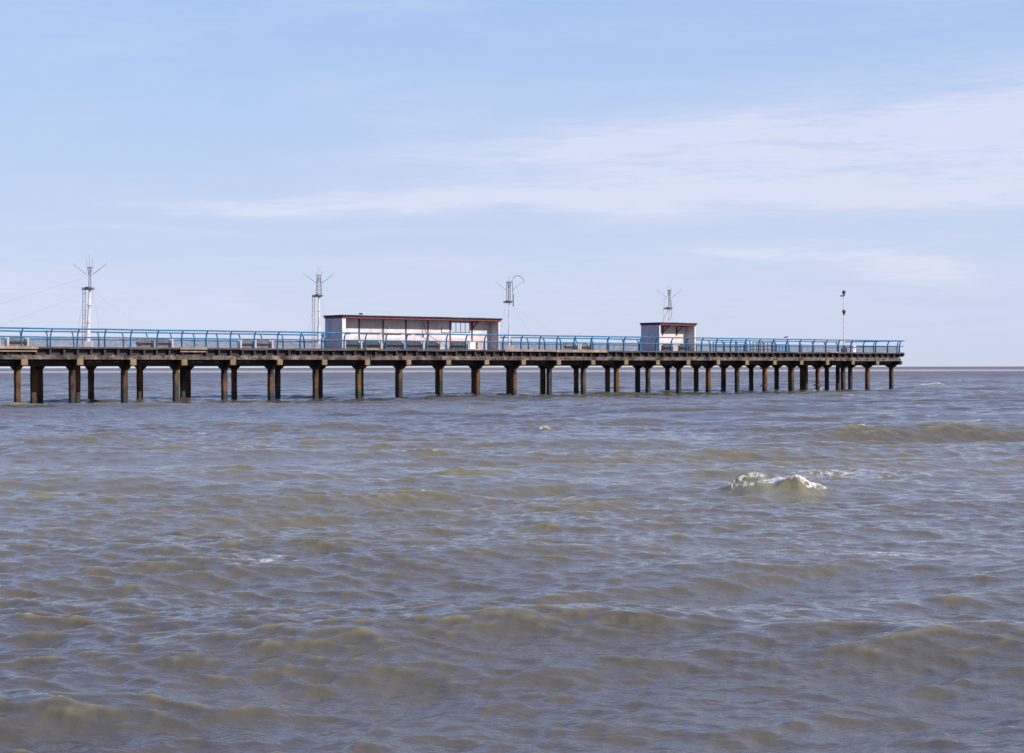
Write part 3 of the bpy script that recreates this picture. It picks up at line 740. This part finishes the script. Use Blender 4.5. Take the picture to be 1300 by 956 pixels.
fib = stretched(0.10, 1.0, 1.6, 6, 0.62, 0.6, 3.0)
cl = n.math('MULTIPLY', 0.0, 0.0)
def wisp(e0, slope, w, u0, u1, amp, u2=None, u3=None):
    """soft cirrus band centred on elevation e0 + slope*azimuth, fading in from azimuth u0 to u1"""
    global cl
    c = n.math('ADD', e0, n.math('MULTIPLY', az, slope))
    grow = n('ShaderNodeMapRange', {0: az, 1: u0, 2: 20.0, 3: 0.35, 4: 1.0}).outputs[0]
    d = n.math('DIVIDE', n.math('SUBTRACT', elw, c), n.math('MULTIPLY', grow, w))
    g = n.math('EXPONENT', n.math('MULTIPLY', n.math('MULTIPLY', d, d), -1.0))
    f = n('ShaderNodeMapRange', {0: az, 1: u0, 2: u1}, interpolation_type='SMOOTHSTEP').outputs[0]
    if u2 is not None: f = n.math('MULTIPLY', f, n('ShaderNodeMapRange', {0: az, 1: u3, 2: u2}, interpolation_type='SMOOTHSTEP').outputs[0])
    cl = n.math('ADD', cl, n.math('MULTIPLY', n.math('MULTIPLY', g, f), amp))
wisp(7.5, 0.05, 0.75, -12.0, 4.0, 0.75)
wisp(5.75, 0.02, 0.6, -15.0, -9.0, 1.1)
wisp(6.7, 0.05, 2.6, -9.0, 9.0, 0.95)
wisp(4.1, -0.03, 0.5, 4.5, 8.0, 0.95, 12.0, 15.5)
wisp(3.45, 0.0, 0.45, 12.0, 13.5, 0.9, 14.2, 15.2)
wisp(3.2, 0.0, 0.7, 9.0, 13.0, 0.6, 14.5, 16.5)
wisp(4.6, 0.0, 0.35, -20.0, -12.0, 0.35, -6.0, 2.0)
wisp(3.6, 0.01, 0.4, -17.0, -8.0, 0.3, 0.0, 8.0)
wisp(12.3, 0.0, 0.45, -8.0, -5.0, 0.3, -2.0, 0.5)
wisp(2.6, 0.0, 1.6, -40.0, -18.0, 0.35)
gencl = n('ShaderNodeMapRange', {0: stretched(0.05, 0.22, 1.0, 6, 0.6, 0.4, 5.0), 1: 0.46, 2: 0.75, 3: 0.0, 4: 0.5}).outputs[0]
fib2 = stretched(0.22, 2.2, 2.2, 5, 0.68, 1.0, 6.0)
fibm = n('ShaderNodeMapRange', {0: n.math('ADD', n.math('MULTIPLY', fib, 0.6), n.math('MULTIPLY', fib2, 0.4)), 1: 0.34, 2: 0.64, 3: 0.25, 4: 1.25}).outputs[0]
cov = n.math('ADD', n.math('MULTIPLY', cl, fibm), n.math('MULTIPLY', gencl, fibm), clamp=True)
skyc = n('ShaderNodeMix', data_type='RGBA', blend_type='MULTIPLY')
world.node_tree.links.new(sky.outputs[0], skyc.inputs[6]); skyc.inputs[0].default_value = 1.0; skyc.inputs[7].default_value = (1.0, 1.0, 1.0, 1)
SKY_CLOUD = (6.5, 6.6, 7.7); VEIL = 8.6
# a thin even veil of high cloud, denser towards the horizon, under the wisps
veil = n('ShaderNodeMapRange', {0: el, 1: 0.0, 2: 40.0, 3: 0.90, 4: 0.70}, interpolation_type='SMOOTHSTEP').outputs[0]
veilc = n.ramp(n('ShaderNodeMapRange', {0: el, 1: 0.0, 2: 45.0}).outputs[0], [(0.0, (0.56, 0.62, 0.82)), (0.14, (0.505, 0.615, 0.84)), (0.28, (0.385, 0.55, 0.87)), (0.42, (0.42, 0.59, 1.16)), (1.0, (0.38, 0.54, 1.22))])
veilc = n('ShaderNodeVectorMath', {0: veilc, 'Scale': VEIL}, operation='SCALE').outputs[0]
base = n.mix(veil, skyc.outputs[2], veilc)
mixc = n.mix(n.math('MULTIPLY', cov, 0.62), base, SKY_CLOUD)
bg = n('ShaderNodeBackground', {'Color': mixc, 'Strength': 0.10})
wo = n('ShaderNodeOutputWorld', {'Surface': bg.outputs[0]})

# ------------------------------------------------------------------ camera
cd = bpy.data.cameras.new('camera'); cam = bpy.data.objects.new('camera', cd); C.objects.link(cam)
cd.sensor_width = 36.0; cd.lens = 36.0*2100/1300; cd.clip_start = 0.1; cd.clip_end = 30000
cam.location = (0, 0, CAM_Z); cam.rotation_euler = (R(90-0.325), R(0.106), 0)
scene.camera = cam
scene.render.engine = 'CYCLES'
scene.render.resolution_x = 1024; scene.render.resolution_y = 753
scene.view_settings.view_transform = 'Standard'; scene.view_settings.look = 'None'
scene.view_settings.exposure = 0.30; scene.view_settings.gamma = 1.0; scene.view_settings.use_curve_mapping = False
